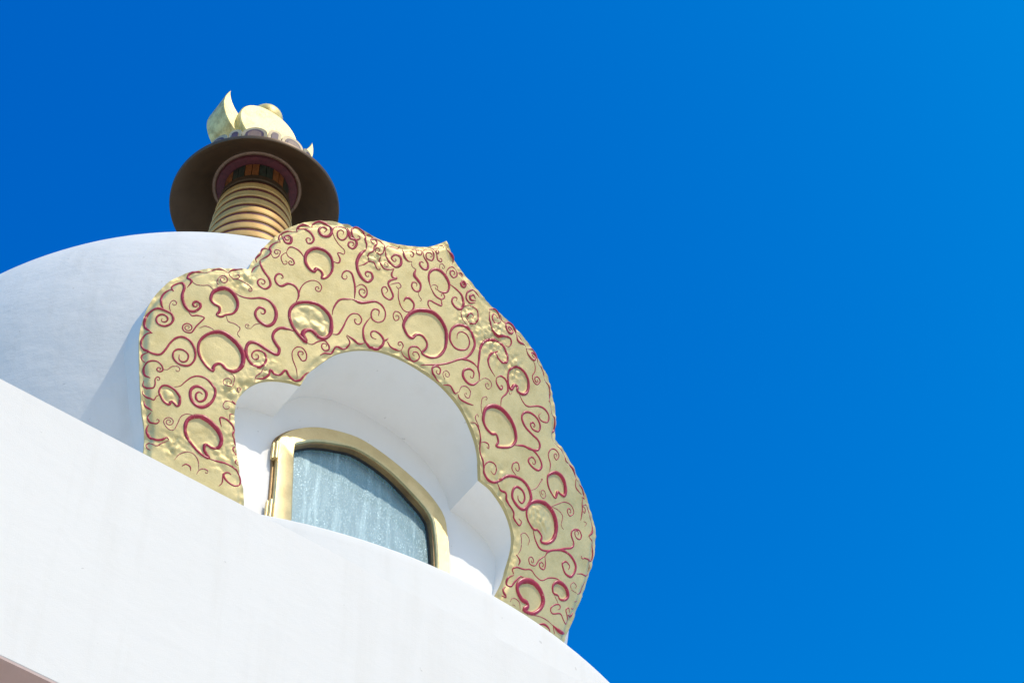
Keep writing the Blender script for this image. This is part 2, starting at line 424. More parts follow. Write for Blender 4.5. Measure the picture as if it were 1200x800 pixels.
STROKES=[
 ('edge', (23, 23, 15), '-2318,19825 -2374,19862 -2407,19923 -2406,19994 -2380,20049 -2339,20081 -2294,20083 -2246,20074 -2217,20064 -2189,20022 -2196,19969 -2231,19931', (-2268, 19990, 1.4)),
 ('edge', (23, 23, 19), '-2290,20085 -2324,20135 -2339,20202 -2326,20264 -2291,20302 -2259,20292'),
 ('scroll', (9, 9, 9), '-2217,20064 -2252,20129 -2253,20180 -2235,20204', (-2227, 20174, 0.9)),
 ('edge', (19, 31, 19), '-2259,20292 -2284,20325 -2277,20359 -2247,20390 -2212,20401 -2184,20360 -2182,20288 -2160,20223 -2125,20174 -2084,20147 -2040,20156 -2012,20195', (-2045, 20224, 1.3)),
 ('edge', (19, 25, 15), '-2161,20369 -2143,20443 -2180,20472 -2178,20525 -2141,20563 -2093,20578 -2036,20573'),
 ('scroll', (9, 9, 9), '-2143,20443 -2095,20424 -2038,20435 -1991,20453 -1944,20423'),
 ('scroll', (15, 17, 7), '-2102,20151 -2052,20107 -2006,20125 -1946,20126 -1959,20080 -1986,20019 -2008,19944 -2046,19930', (-2051, 19979, 2)),
 ('scroll', (9, 11, 9), '-1957,20009 -1916,20045 -1864,20044 -1830,20031'),
 ('edge', (15, 15, 15), '-2037,20577 -2011,20624 -1960,20659 -1910,20669 -1865,20649'),
 ('edge', (23, 23, 19), '-1866,20654 -1838,20697 -1787,20723 -1759,20734'),
 ('scroll', (12, 12, 12), '-1866,20654 -1846,20614 -1798,20599 -1765,20625', (-1789, 20637, 0.7)),
 ('scroll', (9, 9, 11), '-1798,20599 -1728,20603 -1667,20591 -1626,20555', (-1644, 20546, 1.2)),
 ('scroll', (12, 12, 12), '-1901,20472 -1933,20512 -1930,20565 -1899,20597', (-1892, 20554, 1.4)),
 ('comma0', (31, 31, 31), '-1936,20411 -1889,20462 -1824,20478 -1763,20447 -1713,20383 -1702,20314 -1725,20255 -1777,20222 -1808,20190 -1852,20193 -1838,20240 -1854,20281 -1896,20290 -1936,20317 -1946,20365'),
 ('scroll', (9, 8, 8), '-1769,20210 -1740,20165 -1678,20163 -1625,20138 -1633,20078 -1603,20049'),
 ('scroll', (12, 38, 19), '-1762,20463 -1688,20451 -1612,20466 -1532,20505 -1461,20509 -1394,20464 -1358,20396 -1359,20312 -1399,20260 -1459,20264 -1519,20301 -1540,20350 -1523,20404', (-1488, 20372, 0.8)),
 ('scroll', (7, 7, 6), '-1466,20256 -1512,20226 -1537,20169'),
 ('scroll', (6, 6, 6), '-1541,20173 -1566,20162', (-1568, 20187, 1.2)),
 ('edge', (19, 23, 15), '-2315,19828 -2363,19807 -2381,19756 -2376,19707 -2347,19661 -2291,19635 -2240,19630 -2195,19647 -2170,19706 -2149,19784 -2116,19846 -2065,19873 -2001,19857 -1940,19789 -1914,19707 -1932,19635 -1974,19605 -2034,19608 -2086,19645 -2101,19700 -2075,19740 -2022,19748 -1975,19715 -1973,19660 -2004,19634 -2038,19652 -2049,19693'),
 ('edge', (19, 19, 15), '-2297,19628 -2336,19605 -2333,19565 -2294,19528'),
 ('edge', (23, 14, 15), '-2215,19391 -2263,19414 -2291,19474 -2282,19528 -2245,19560 -2198,19566 -2157,19540 -2138,19506', (-2167, 19501, 1.3)),
 ('scroll', (7, 7, 7), '-2139,19509 -2102,19519 -2079,19557 -2053,19571', (-2029, 19545, 0.9)),
 ('edge', (19, 15, 10), '-2257,19367 -2252,19319 -2205,19295 -2167,19308 -2162,19349 -2175,19394 -2162,19424', (-2155, 19401, 0.8)),
 ('edge', (15, 15, 15), '-2238,19267 -2234,19239 -2189,19210 -2132,19195 -2122,19233 -2103,19254'),
 ('comma0', (35, 35, 35), '-1736,19638 -1794,19661 -1861,19717 -1907,19791 -1921,19877 -1891,19954 -1837,20009 -1767,20040 -1688,20023 -1594,19969 -1532,19892 -1513,19798 -1538,19727 -1590,19694 -1645,19705 -1688,19733 -1727,19716 -1743,19676'),
 ('scroll', (8, 8, 8), '-1590,19676 -1552,19651 -1537,19597 -1546,19548', (-1586, 19582, 1.5)),
 ('scroll', (6, 6, 6), '-1458,19579 -1467,19530', (-1473, 19555, 1.3)),
 ('scroll', (8, 35, 23), '-2004,19375 -1960,19400 -1927,19462 -1891,19515 -1840,19546 -1771,19545 -1708,19504 -1667,19458 -1663,19370 -1695,19298 -1745,19262 -1808,19276 -1852,19328 -1866,19393 -1837,19441 -1787,19447 -1735,19412 -1730,19349 -1763,19312 -1801,19328 -1813,19372 -1791,19400 -1762,19387'),
 ('comma2', (23, 23, 23), '-2114,19294 -2104,19347 -2060,19367 -1997,19350 -1943,19305 -1930,19280 -1920,19225 -1935,19202 -1966,19223 -1994,19233 -1999,19194 -2049,19209 -2090,19253'),
 ('edge', (23, 23, 19), '-2204,19175 -2184,19133 -2115,19088'),
 ('edge', (19, 15, 10), '-2122,19071 -2136,19032 -2102,18986 -2053,18983 -2035,19009', (-2057, 19015, 0.5)),
 ('edge', (23, 23, 23), '-2109,18964 -2111,18915 -2075,18859 -2019,18835 -1967,18853 -1935,18889 -1914,18872'),
 ('edge', (15, 15, 15), '-2051,18801 -2074,18783 -2061,18749 -2031,18731'),
 ('scroll', (12, 12, 11), '-2067,18800 -1996,18781 -1958,18823 -1912,18863'),
 ('scroll', (8, 8, 8), '-1786,19166 -1842,19155 -1877,19113 -1886,19042 -1901,18973 -1950,18970 -1995,19013', (-1956, 19036, 1.8)),
 ('comma0', (35, 35, 35), '-1668,18860 -1754,18925 -1808,19002 -1818,19096 -1775,19155 -1704,19177 -1620,19150 -1536,19095 -1494,19024 -1497,18955 -1549,18925 -1613,18939 -1611,18892 -1597,18869 -1549,18822 -1611,18830'),
 ('scroll', (23, 15, 23), '-1548,18816 -1489,18819 -1394,18822 -1312,18807 -1256,18763 -1231,18706 -1262,18660 -1314,18658 -1364,18681 -1392,18718 -1366,18752 -1329,18743'),
 ('scroll', (8, 8, 8), '-1819,18701 -1796,18766 -1742,18812 -1683,18813 -1633,18769 -1601,18685'),
 ('scroll', (19, 19, 19), '-1744,18671 -1715,18700 -1677,18686 -1664,18652'),
 ('scroll', (12, 12, 11), '-1609,18639 -1597,18687 -1561,18710 -1529,18703', (-1540, 18687, 0.7)),
 ('scroll', (15, 15, 15), '-1402,18724 -1384,18645 -1402,18600'),
 ('edge', (15, 15, 15), '-1417,19173 -1420,19122 -1390,19076 -1368,19026 -1381,18978 -1342,18949 -1324,18899 -1330,18858 -1293,18849'),
 ('scroll', (11, 10, 9), '-1470,19396 -1508,19406 -1558,19396 -1569,19357', (-1532, 19350, 0.8)),
 ('edge', (19, 35, 23), '-1508,19421 -1487,19410 -1466,19395'),
 ('edge', (15, 15, 15), '-1452,19305 -1489,19290 -1475,19237'),
 ('edge', (15, 19, 15), '-1529,19147 -1562,19222 -1522,19233 -1464,19212 -1415,19162 -1415,19114 -1387,19076'),
 ('scroll', (23, 25, 11), '-1634,20892 -1619,20834 -1572,20779 -1514,20729 -1484,20667 -1515,20612 -1566,20617', (-1560, 20664, 1.2)),
 ('edge', (19, 19, 15), '-1673,20731 -1665,20788 -1630,20824'),
 ('edge', (19, 19, 19), '-1634,20892 -1585,20945 -1566,20996 -1583,21043 -1573,21091 -1544,21120 -1511,21134'),
 ('scroll', (12, 12, 12), '-1564,20987 -1528,20954 -1493,20979 -1485,21037', (-1513, 21019, 1.2)),
 ('edge', (19, 19, 15), '-1657,20861 -1673,20902 -1647,20957 -1643,21012 -1613,21036 -1575,21014'),
 ('edge', (19, 15, 15), '-1511,21134 -1530,21175 -1530,21224 -1500,21270 -1453,21302 -1392,21302'),
 ('scroll', (15, 31, 12), '-1517,21246 -1497,21189 -1460,21151 -1422,21168 -1427,21221', (-1458, 21204, 1.3)),
 ('edge', (19, 23, 19), '-1393,21307 -1398,21360 -1368,21410 -1316,21425 -1274,21411'),
 ('scroll', (31, 23, 12), '-1396,21355 -1328,21364 -1272,21346 -1231,21299 -1238,21252 -1270,21232 -1296,21258', (-1268, 21269, 0.7)),
 ('edge', (19, 31, 19), '-1274,21411 -1273,21462 -1233,21508 -1169,21522 -1113,21493 -1091,21443 -1107,21392 -1149,21369 -1190,21379 -1210,21420 -1183,21463 -1141,21452 -1155,21412'),
 ('edge', (17, 19, 12), '-1089,21455 -1078,21505 -1039,21544 -990,21560 -951,21523 -944,21460 -975,21409 -1021,21417 -1039,21468 -1015,21508 -983,21496 -985,21467'),
 ('scroll', (6, 8, 23), '-1083,21447 -1050,21397 -994,21347 -931,21313 -925,21270 -964,21269 -984,21253 -947,21206 -950,21161 -1001,21152'),
 ('comma0', (32, 32, 32), '-1060,20936 -1016,20968 -988,21045 -1003,21135 -1047,21201 -1113,21229 -1186,21217 -1239,21165 -1258,21101 -1242,21033 -1191,20981 -1141,20973 -1133,21013 -1088,21007 -1061,20977'),
 ('scroll', (15, 18, 15), '-1261,21067 -1320,21116 -1381,21132 -1422,21114 -1434,21054'),
 ('scroll', (15, 15, 8), '-1434,21054 -1408,21022 -1363,21010 -1338,20978', (-1368, 20970, 1.2)),
 ('scroll', (15, 10, 8), '-1434,21054 -1464,21008 -1460,20967 -1429,20927', (-1419, 20955, 0.7)),
 ('scroll', (19, 28, 15), '-1222,20598 -1213,20650 -1224,20699 -1254,20738 -1297,20756 -1341,20747 -1384,20701 -1431,20707 -1462,20747 -1455,20798 -1424,20817 -1398,20797', (-1410, 20783, 0.5)),
 ('scroll', (19, 10, 12), '-1221,20596 -1214,20642 -1218,20693 -1216,20758 -1191,20823 -1138,20874 -1084,20883 -1038,20852 -1039,20803', (-1067, 20818, 1.1)),
 ('comma1', (38, 38, 38), '-1034,20246 -1115,20287 -1188,20348 -1240,20430 -1250,20509 -1213,20587 -1125,20643 -1026,20663 -943,20638 -879,20587 -848,20507 -841,20426 -880,20362 -934,20350 -978,20371 -1019,20384 -1068,20356 -1078,20304'),
 ('scroll', (12, 19, 12), '-1024,20241 -974,20248 -930,20300 -874,20337 -827,20307 -816,20266 -844,20242', (-855, 20286, 0.9)),
 ('edge', (19, 19, 15), '-878,20174 -842,20217 -782,20246 -759,20324 -690,20338 -653,20382 -648,20437 -693,20478'),
 ('edge', (23, 23, 19), '-691,20489 -629,20478 -564,20458 -509,20496'),
 ('scroll', (31, 35, 12), '-1167,20301 -1223,20302 -1291,20282 -1330,20224 -1328,20163 -1282,20110 -1245,20075 -1244,20019 -1292,20013 -1370,20031 -1447,20050 -1506,20036 -1525,19977 -1505,19903 -1454,19843 -1385,19821 -1338,19861 -1328,19926 -1356,19981 -1404,19991 -1447,19968 -1461,19921 -1434,19887 -1399,19906 -1409,19943 -1433,19933'),
 ('scroll', (11, 12, 12), '-1330,19849 -1339,19784 -1370,19731 -1366,19667'),
 ('edge', (23, 23, 23), '-1365,19713 -1309,19737 -1269,19789 -1266,19846 -1222,19819 -1172,19836 -1138,19897 -1094,19855 -1035,19841 -986,19868 -958,19937 -931,19975'),
 ('scroll', (8, 12, 18), '-1018,19864 -1049,19947 -1103,20025 -1127,20097 -1101,20160 -1049,20173 -1001,20133 -990,20076 -1021,20052 -1063,20084', (-1043, 20114, 0.9)),
 ('scroll', (15, 23, 23), '-872,20622 -878,20683 -861,20766 -826,20817 -730,20863'),
 ('scroll', (23, 20, 12), '-715,20881 -735,20979 -764,21047 -805,21113 -852,21122 -882,21086 -884,21036 -851,21025 -835,21055 -848,21070'),
 ('scroll', (9, 20, 12), '-731,21002 -689,21051 -636,21040 -613,20987 -630,20937 -671,20941', (-652, 20983, 0.9)),
 ('scroll', (38, 15, 20), '-730,20863 -661,20867 -616,20885 -548,20934 -509,20952 -445,20942 -395,20888 -391,20810 -439,20760 -500,20763 -525,20820 -504,20874 -459,20876 -451,20826'),
 ('scroll', (23, 15, 15), '-818,20435 -771,20460 -745,20547 -726,20662 -693,20723 -639,20743 -595,20707 -605,20653 -643,20645 -663,20683 -643,20682'),
 ('scroll', (12, 32, 15), '-518,20778 -547,20699 -557,20620 -524,20531 -461,20484 -428,20488 -376,20502 -341,20560 -345,20616 -395,20653 -452,20657 -478,20620 -458,20583 -413,20585'),
 ('edge', (19, 19, 15), '-734,21412 -744,21473 -770,21515 -778,21567 -824,21610 -885,21614 -917,21563 -901,21504 -859,21475 -821,21500', (-844, 21511, 0.5)),
 ('scroll', (31, 27, 15), '-952,21567 -935,21520 -911,21466 -858,21470 -835,21427 -857,21371 -900,21372', (-876, 21406, 0.9)),
 ('scroll', (35, 35, 15), '-736,21422 -776,21346 -787,21253 -756,21171 -696,21114 -635,21108 -603,21162 -619,21203', (-652, 21175, 0.9)),
 ('scroll', (15, 18, 11), '-760,21223 -715,21263 -678,21315 -630,21323 -588,21279 -554,21286', (-566, 21291, 0.4)),
 ('scroll', (15, 23, 12), '-678,21315 -703,21373 -692,21407 -669,21435 -664,21493 -647,21546 -668,21591 -712,21562', (-686, 21542, 0.8)),
 ('edge', (15, 15, 15), '-783,21564 -741,21597 -687,21586'),
 ('edge', (15, 15, 14), '-661,21600 -595,21585 -571,21531 -574,21463 -608,21434 -649,21457', (-618, 21473, 0.7)),
 ('edge', (15, 20, 15), '-564,21524 -540,21570 -485,21594 -435,21605 -425,21644'),
 ('scroll', (12, 31, 15), '-567,21533 -531,21453 -477,21404 -413,21395 -375,21449 -397,21515 -449,21517 -479,21470', (-444, 21467, 0.7)),
 ('scroll', (15, 19, 19), '-583,21436 -581,21371 -528,21322 -469,21332 -431,21364'),
 ('scroll', (12, 12, 12), '-525,21329 -491,21358', (-520, 21362, 0.8)),
 ('scroll', (23, 23, 12), '-428,21367 -437,21302 -415,21275 -372,21291 -430,21234 -444,21188 -406,21143 -366,21089 -389,21038 -452,21043 -489,21099 -468,21143 -431,21119 -442,21081'),
 ('scroll', (12, 12, 12), '-419,21191 -377,21230 -341,21250 -315,21225 -341,21190 -360,21206'),
 ('scroll', (12, 12, 32), '-334,21193 -314,21106 -277,21045 -289,21053 -235,21007 -184,21012 -147,21056 -148,21120 -199,21152 -238,21141 -252,21095'),
 ('edge', (19, 25, 15), '-391,21631 -366,21550 -315,21517 -277,21533'),
 ('edge', (15, 15, 12), '-362,21597 -324,21635 -280,21626 -280,21587', (-299, 21599, 0.5)),
 ('edge', (15, 15, 12), '-308,21655 -265,21694 -208,21700 -206,21651 -246,21640', (-238, 21672, 0.5)),
 ('scroll', (11, 9, 11), '-277,21533 -266,21489 -214,21474'),
 ('scroll', (38, 23, 15), '-219,21472 -219,21411 -174,21381 -134,21349 -128,21286 -169,21257 -212,21282 -214,21331 -175,21342 -167,21313'),
 ('scroll', (7, 7, 7), '-140,21268 -118,21226 -86,21206', (-99, 21193, 0.5)),
 ('scroll', (12, 25, 23), '-194,21709 -173,21648 -118,21601 -109,21545 -151,21521 -195,21546 -189,21583 -160,21583'),
 ('scroll', (12, 19, 12), '-193,21704 -163,21757 -110,21762 -77,21715 -84,21660 -135,21647', (-114, 21693, 0.9)),
 ('edge', (15, 15, 12), '-98,21798 -80,21769 -45,21761', (-59, 21781, 0.8)),
 ('edge', (15, 15, 15), '-118,21792 -79,21809 -42,21836'),
 ('scroll', (17, 20, 15), '-73,21784 -51,21741 -29,21698 5,21695', (-6, 21717, 0.7)),
 ('edge', (12, 12, 12), '-42,21836 -39,21866 -2,21894 2,21857'),
 ('edge', (12, 12, 12), '29,21924 10,21890 37,21872'),
 ('edge', (15, 31, 15), '31,21874 84,21861 134,21818 142,21766'),
 ('scroll', (9, 9, 9), '15,21612 4,21656 24,21684 56,21669', (38, 21653, 0.6)),
 ('scroll', (19, 38, 15), '-28,21376 -66,21442 -79,21513 -42,21579 18,21602 90,21578 146,21523 154,21450 122,21409 72,21390 37,21398'),
 ('scroll', (9, 9, 9), '-28,21376 -12,21419 35,21429 39,21393', (24, 21407, 0.4)),
 ('scroll', (19, 19, 12), '-28,21376 34,21324 101,21320 135,21361 118,21384', (107, 21361, 0.5)),
 ('scroll', (23, 18, 14), '101,21320 120,21285 119,21257 55,21247 -9,21243 -13,21197 23,21163 59,21151'),
 ('scroll', (8, 19, 18), '92,21591 90,21645 123,21708 179,21710 203,21657 170,21613 133,21626', (160, 21653, 0.9)),
 ('scroll', (15, 32, 15), '153,21527 240,21513 304,21485 342,21407 325,21342 267,21328 218,21365 226,21420 263,21431 260,21396'),
 ('edge', (15, 15, 15), '274,21689 230,21685', (252, 21704, 1.3)),
 ('edge', (23, 23, 19), '254,21593 276,21637', (285, 21603, 1.6)),
 ('edge', (12, 12, 12), '310,21618 352,21655 387,21627'),
 ('edge', (19, 19, 15), '460,21500 401,21463 354,21489 354,21556 407,21617 466,21614 500,21591'),
 ('edge', (23, 23, 19), '460,21522 408,21501 389,21533 421,21564 451,21538'),
 ('scroll', (7, 7, 7), '337,21358 342,21295 379,21240 428,21226'),
 ('scroll', (8, 19, 18), '337,21358 379,21416 440,21443 502,21426 527,21353 500,21279 440,21267 411,21314 433,21359 474,21359 471,21324'),
 ('edge', (15, 15, 15), '632,21491 636,21544 697,21583 755,21542 772,21476'),
 ('scroll', (20, 19, 14), '772,21476 735,21435 681,21439 668,21487 705,21530 738,21515', (716, 21500, 0.5)),
 ('edge', (15, 25, 12), '625,21493 653,21410 707,21335 778,21314 850,21361 912,21379 938,21341 918,21287 872,21276'),
 ('edge', (15, 15, 15), '763,21559 798,21515 850,21526'),
 ('edge', (23, 23, 19), '983,21459 969,21516 911,21550 854,21534 839,21475 869,21428 916,21437 932,21491', (896, 21474, 0.9)),
 ('edge', (23, 23, 19), '973,21474 1009,21409 1093,21421 1108,21410'),
 ('edge', (12, 12, 12), '977,21483 1041,21475 1098,21425'),
 ('edge', (15, 23, 15), '1112,21394 1153,21350 1220,21335 1257,21387 1253,21429 1210,21422', (1225, 21388, 0.7)),
 ('edge', (12, 12, 12), '1116,21397 1201,21454 1266,21427 1297,21359'),
 ('scroll', (9, 15, 15), '1221,21330 1255,21298 1270,21242 1255,21178 1286,21133 1330,21135 1355,21185', (1316, 21173, 1.2)),
 ('edge', (12, 12, 12), '1297,21359 1358,21346 1397,21296 1400,21238'),
 ('edge', (12, 15, 23), '1400,21238 1471,21238 1513,21179 1518,21085 1504,21064'),
 ('edge', (12, 12, 12), '1516,21067 1558,21036 1569,20968'),
 ('edge', (15, 15, 27), '1576,20967 1627,20975 1652,20907 1661,20856 1623,20792'),
 ('edge', (12, 12, 12), '1624,20787 1663,20717'),
 ('edge', (15, 15, 15), '1681,20724 1762,20722 1824,20690 1853,20636 1917,20651'),
 ('comma0', (34, 34, 34), '-195,20873 -174,20976 -122,21059 -49,21109 50,21144 142,21123 225,21052 260,20954 266,20850 227,20756 165,20701 105,20682 51,20689 81,20754 75,20815 16,20856 -44,20840 -77,20783 -123,20781 -171,20822'),
 ('scroll', (15, 12, 12), '-205,20894 -252,20954 -304,20953 -316,20898 -285,20861 -256,20888', (-281, 20904, 0.7)),
 ('scroll', (23, 18, 12), '48,20693 -1,20718 -59,20697 -82,20642 -51,20584 5,20571 39,20624 19,20661', (-10, 20629, 0.6)),
 ('scroll', (12, 32, 15), '362,21026 355,21075 387,21122 455,21125 499,21065 489,20994 434,20945 359,20927 294,20974 279,21063 314,21144 381,21191 466,21192 530,21133 557,21073 542,20977 495,20895 421,20829 333,20739 241,20668 71,20563'),
 ('scroll', (31, 23, 19), '430,20840 509,20882 587,20892 650,20872'),
 ('scroll', (19, 34, 23), '692,20758 677,20824 650,20872 636,20970 624,21082 652,21176 718,21239 795,21266 873,21240 924,21186 935,21122 889,21087 831,21104 798,21137 814,21167'),
 ('scroll', (23, 27, 12), '814,21167 754,21104 734,21021 769,20956 847,20904'),
 ('scroll', (23, 31, 9), '692,20758 641,20685 577,20667 516,20704 512,20766 562,20812 615,20807 622,20758', (594, 20754, 0.5)),
 ('scroll', (9, 9, 9), '697,20761 745,20823 807,20830 835,20794 813,20742', (793, 20771, 1)),
 ('scroll', (15, 23, 12), '294,20510 218,20550 189,20597 226,20642 272,20635 275,20583', (249, 20598, 0.6)),
 ('scroll', (9, 9, 9), '342,20559 308,20602 328,20654 368,20648', (344, 20621, 0.8)),
 ('edge', (19, 19, 19), '344,20507 410,20530 477,20490 507,20524'),
 ('scroll', (12, 12, 11), '513,20522 528,20595 577,20624 629,20602 633,20542', (597, 20549, 0.8)),
 ('edge', (19, 19, 19), '508,20498 540,20465 607,20468 693,20489'),
 ('edge', (27, 31, 27), '-343,20607 -321,20623 -304,20654'),
 ('edge', (23, 19, 15), '-304,20616 -258,20578 -187,20584 -146,20606'),
 ('scroll', (14, 14, 14), '-151,20604 -145,20660 -182,20684 -200,20651', (-175, 20656, 0.4)),
 ('edge', (15, 15, 15), '-148,20595 -100,20568 -5,20568'),
 ('scroll', (23, 23, 15), '866,20900 879,20853 935,20820 957,20850', (937, 20851, 0.6)),
 ('scroll', (23, 23, 12), '866,20900 902,20946 962,20950 1008,20904 1016,20834 974,20743 983,20663'),
 ('comma0', (28, 28, 28), '1000,20952 983,21039 1007,21101 1067,21155 1140,21161 1210,21123 1240,21056 1235,20979 1187,20932 1126,20927 1122,20968 1080,20962 1060,20900 1032,20903'),
 ('scroll', (11, 10, 9), '1019,20879 1052,20836 1068,20868'),
 ('scroll', (11, 23, 12), '1157,20907 1219,20861 1283,20857 1390,20932 1474,20957 1541,20927 1540,20856 1471,20821 1425,20848 1445,20894'),
 ('comma0', (35, 35, 35), '826,20458 833,20540 895,20610 982,20642 1070,20631 1152,20590 1211,20523 1233,20442 1192,20355 1111,20293 1033,20257 1046,20312 1007,20369 954,20343 887,20359 841,20404'),
 ('scroll', (8, 8, 8), '804,20465 777,20523 769,20574 770,20617 801,20652', (807, 20630, 0.6)),
 ('scroll', (23, 26, 18), '1231,20394 1328,20451 1411,20469 1495,20514 1512,20573 1475,20612 1396,20622 1301,20645 1242,20702 1256,20769 1320,20812 1409,20812 1466,20766 1459,20697 1394,20675 1357,20697', (1390, 20714, 0.9)),
 ('scroll', (19, 26, 12), '1328,20451 1434,20479 1529,20458 1582,20398 1551,20331 1477,20318 1420,20343 1432,20393', (1474, 20369, 0.8)),
 ('scroll', (15, 15, 12), '865,20190 899,20216 944,20223 960,20186', (940, 20194, 0.4)),
 ('edge', (15, 15, 15), '714,20322 758,20332 814,20294 843,20228 877,20124 930,20033 969,19934'),
 ('scroll', (12, 12, 11), '807,20321 744,20382 755,20430 777,20412'),
 ('scroll', (15, 15, 12), '964,19959 960,20008 993,20064 1054,20081 1092,20049 1081,19980 1036,19993'),
 ('scroll', (23, 38, 20), '948,20001 977,19926 1039,19892 1105,19913 1161,19973 1224,20054 1309,20103 1403,20122 1487,20094 1538,20024 1527,19945 1485,19867 1414,19852 1335,19893 1321,19967 1355,20024 1430,20026 1470,19970 1448,19910 1403,19916 1387,19952'),
 ('edge', (23, 20, 15), '1138,19923 1185,19881 1250,19891 1286,19822 1379,19774 1400,19721 1471,19690 1492,19739 1454,19750'),
 ('scroll', (14, 14, 12), '1316,20123 1258,20153 1260,20217 1306,20251 1335,20213', (1304, 20193, 0.6)),
 ('scroll', (9, 9, 9), '1510,20081 1578,20162 1608,20244 1626,20282', (1617, 20267, 0.6)),
 ('scroll', (8, 8, 8), '1619,20150 1641,20118 1681,20113 1701,20152', (1661, 20155, 1)),
 ('comma0', (31, 31, 31), '1685,20306 1682,20364 1751,20443 1826,20462 1886,20432 1923,20364 1920,20306 1873,20289 1833,20289 1820,20214 1766,20225 1718,20255'),
 ('scroll', (15, 14, 12), '1686,20411 1673,20486 1629,20552 1648,20628 1706,20657 1755,20627 1736,20570', (1721, 20602, 0.9)),
 ('comma3', (35, 35, 35), '1536,19838 1524,19902 1554,19981 1623,20045 1717,20082 1810,20070 1879,20013 1911,19922 1898,19822 1836,19742 1761,19707 1759,19760 1693,19786 1648,19763 1576,19793'),
 ('scroll', (19, 23, 12), '1646,19747 1689,19684 1760,19639 1833,19659 1943,19740 2054,19830 2133,19894 2151,19953 2101,20010 2112,20069 2182,20118 2224,20096', (2174, 20071, 1.2)),
 ('scroll', (23, 31, 15), '1845,19614 1868,19675 1943,19740 2036,19797 2141,19813 2222,19776 2232,19712 2194,19629 2123,19612 2077,19648 2062,19678 2098,19722 2155,19715 2147,19669'),
 ('scroll', (15, 12, 11), '1845,19614 1788,19537 1753,19453 1696,19427', (1703, 19471, 1.2)),
 ('scroll', (15, 15, 12), '1840,19611 1869,19529 1856,19479 1812,19472', (1832, 19505, 0.9)),
 ('scroll', (9, 10, 15), '1786,20095 1853,20166 1938,20250 2027,20276 2078,20233 2042,20171', (2025, 20208, 1.1)),
 ('scroll', (8, 8, 8), '1802,20106 1891,20125 1951,20104 1955,20014 1995,19994'),
 ('edge', (23, 23, 15), '2019,20535 2016,20597 1939,20649 1860,20636'),
 ('edge', (15, 15, 23), '2034,20556 2119,20553 2174,20508 2174,20455 2136,20439'),
 ('edge', (15, 15, 15), '2019,20535 2041,20477 2123,20461'),
 ('edge', (15, 15, 31), '2168,20374 2226,20421 2280,20385 2286,20337 2333,20297 2349,20215 2317,20146'),
 ('scroll', (15, 15, 15), '2146,20427 2155,20381 2175,20322 2182,20222'),
 ('scroll', (15, 15, 12), '2163,20366 2206,20364 2211,20321', (2198, 20332, 0.5)),
 ('scroll', (8, 8, 8), '2220,20238 2261,20246 2244,20203'),
 ('edge', (15, 15, 12), '2319,20142 2390,20120 2424,20051 2426,19965 2350,19926 2312,19910', (2283, 19909, 0.6)),
 ('scroll', (9, 9, 9), '2364,19926 2415,19900 2425,19815'),
 ('scroll', (15, 15, 15), '2264,19707 2317,19744 2382,19768 2425,19819'),
 ('scroll', (8, 8, 8), '1529,19411 1550,19494 1532,19583 1515,19622 1560,19666 1624,19641 1622,19580'),
 ('edge', (23, 23, 23), '1516,19413 1568,19385 1563,19333'),
 ('scroll', (19, 12, 15), '1532,19223 1510,19259 1548,19302 1638,19339 1715,19383 1785,19364 1862,19369 1934,19442 2026,19496 2091,19505'),
 ('scroll', (23, 23, 18), '1535,19215 1489,19157 1492,19100 1535,19102 1570,19177 1613,19249 1659,19263'),
 ('edge', (23, 23, 23), '1488,19072 1464,19024 1504,18970 1462,18964'),
 ('comma0', (46, 46, 46), '1726,18979 1769,19038 1747,19072 1690,19061 1628,19096 1606,19151 1645,19222 1731,19281 1818,19292 1896,19257 1934,19192 1909,19099 1832,19012'),
 ('comma0', (31, 31, 31), '2022,19353 2006,19411 2046,19473 2107,19498 2176,19486 2210,19434 2176,19374 2116,19344 2090,19364 2047,19350'),
 ('scroll', (12, 12, 12), '2045,19334 2093,19306 2103,19293'),
 ('scroll', (15, 15, 15), '2120,19235 2144,19270 2124,19292 2068,19250 2032,19187 2066,19160 2158,19220 2207,19193 2246,19175 2271,19211 2241,19266 2218,19300 2248,19340 2265,19306'),
 ('edge', (23, 23, 23), '2254,19270 2303,19293 2334,19358'),
 ('edge', (15, 15, 15), '2273,19352 2303,19367 2324,19392'),
 ('edge', (15, 15, 15), '2303,19442 2326,19461 2347,19487'),
 ('edge', (15, 15, 15), '2320,19533 2368,19587 2377,19659 2407,19730'),
 ('scroll', (8, 8, 8), '2311,19538 2238,19523 2215,19557 2244,19603 2287,19597', (2272, 19577, 0.4)),
 ('scroll', (10, 10, 10), '1780,18966 1904,19031 2001,19059 2095,19061'),
 ('scroll', (23, 23, 23), '1925,18956 1991,19003 2056,19006 2085,18976'),
 ('edge', (31, 38, 23), '2095,19061 2163,19057 2228,19070 2286,19108'),
 ('scroll', (15, 15, 15), '2103,19056 2120,19028 2138,19001'),
 ('scroll', (10, 10, 10), '1562,18957 1570,18996 1613,19023 1666,19012 1688,18957'),
 ('scroll', (10, 10, 10), '1591,18946 1606,18957 1626,18953'),
]
WIN_OUT="-908,18474 -916,19088 -932,19446 -885,19580 -762,19743 -566,19913 -334,20023 -96,20082 153,20051 406,19973 655,19857 840,19668 892,19442 930,18989"
WIN_IN="-699,18528 -739,19462 -705,19545 -544,19696 -315,19821 -80,19898 240,19844 526,19685 671,19565 727,19429 771,18986"

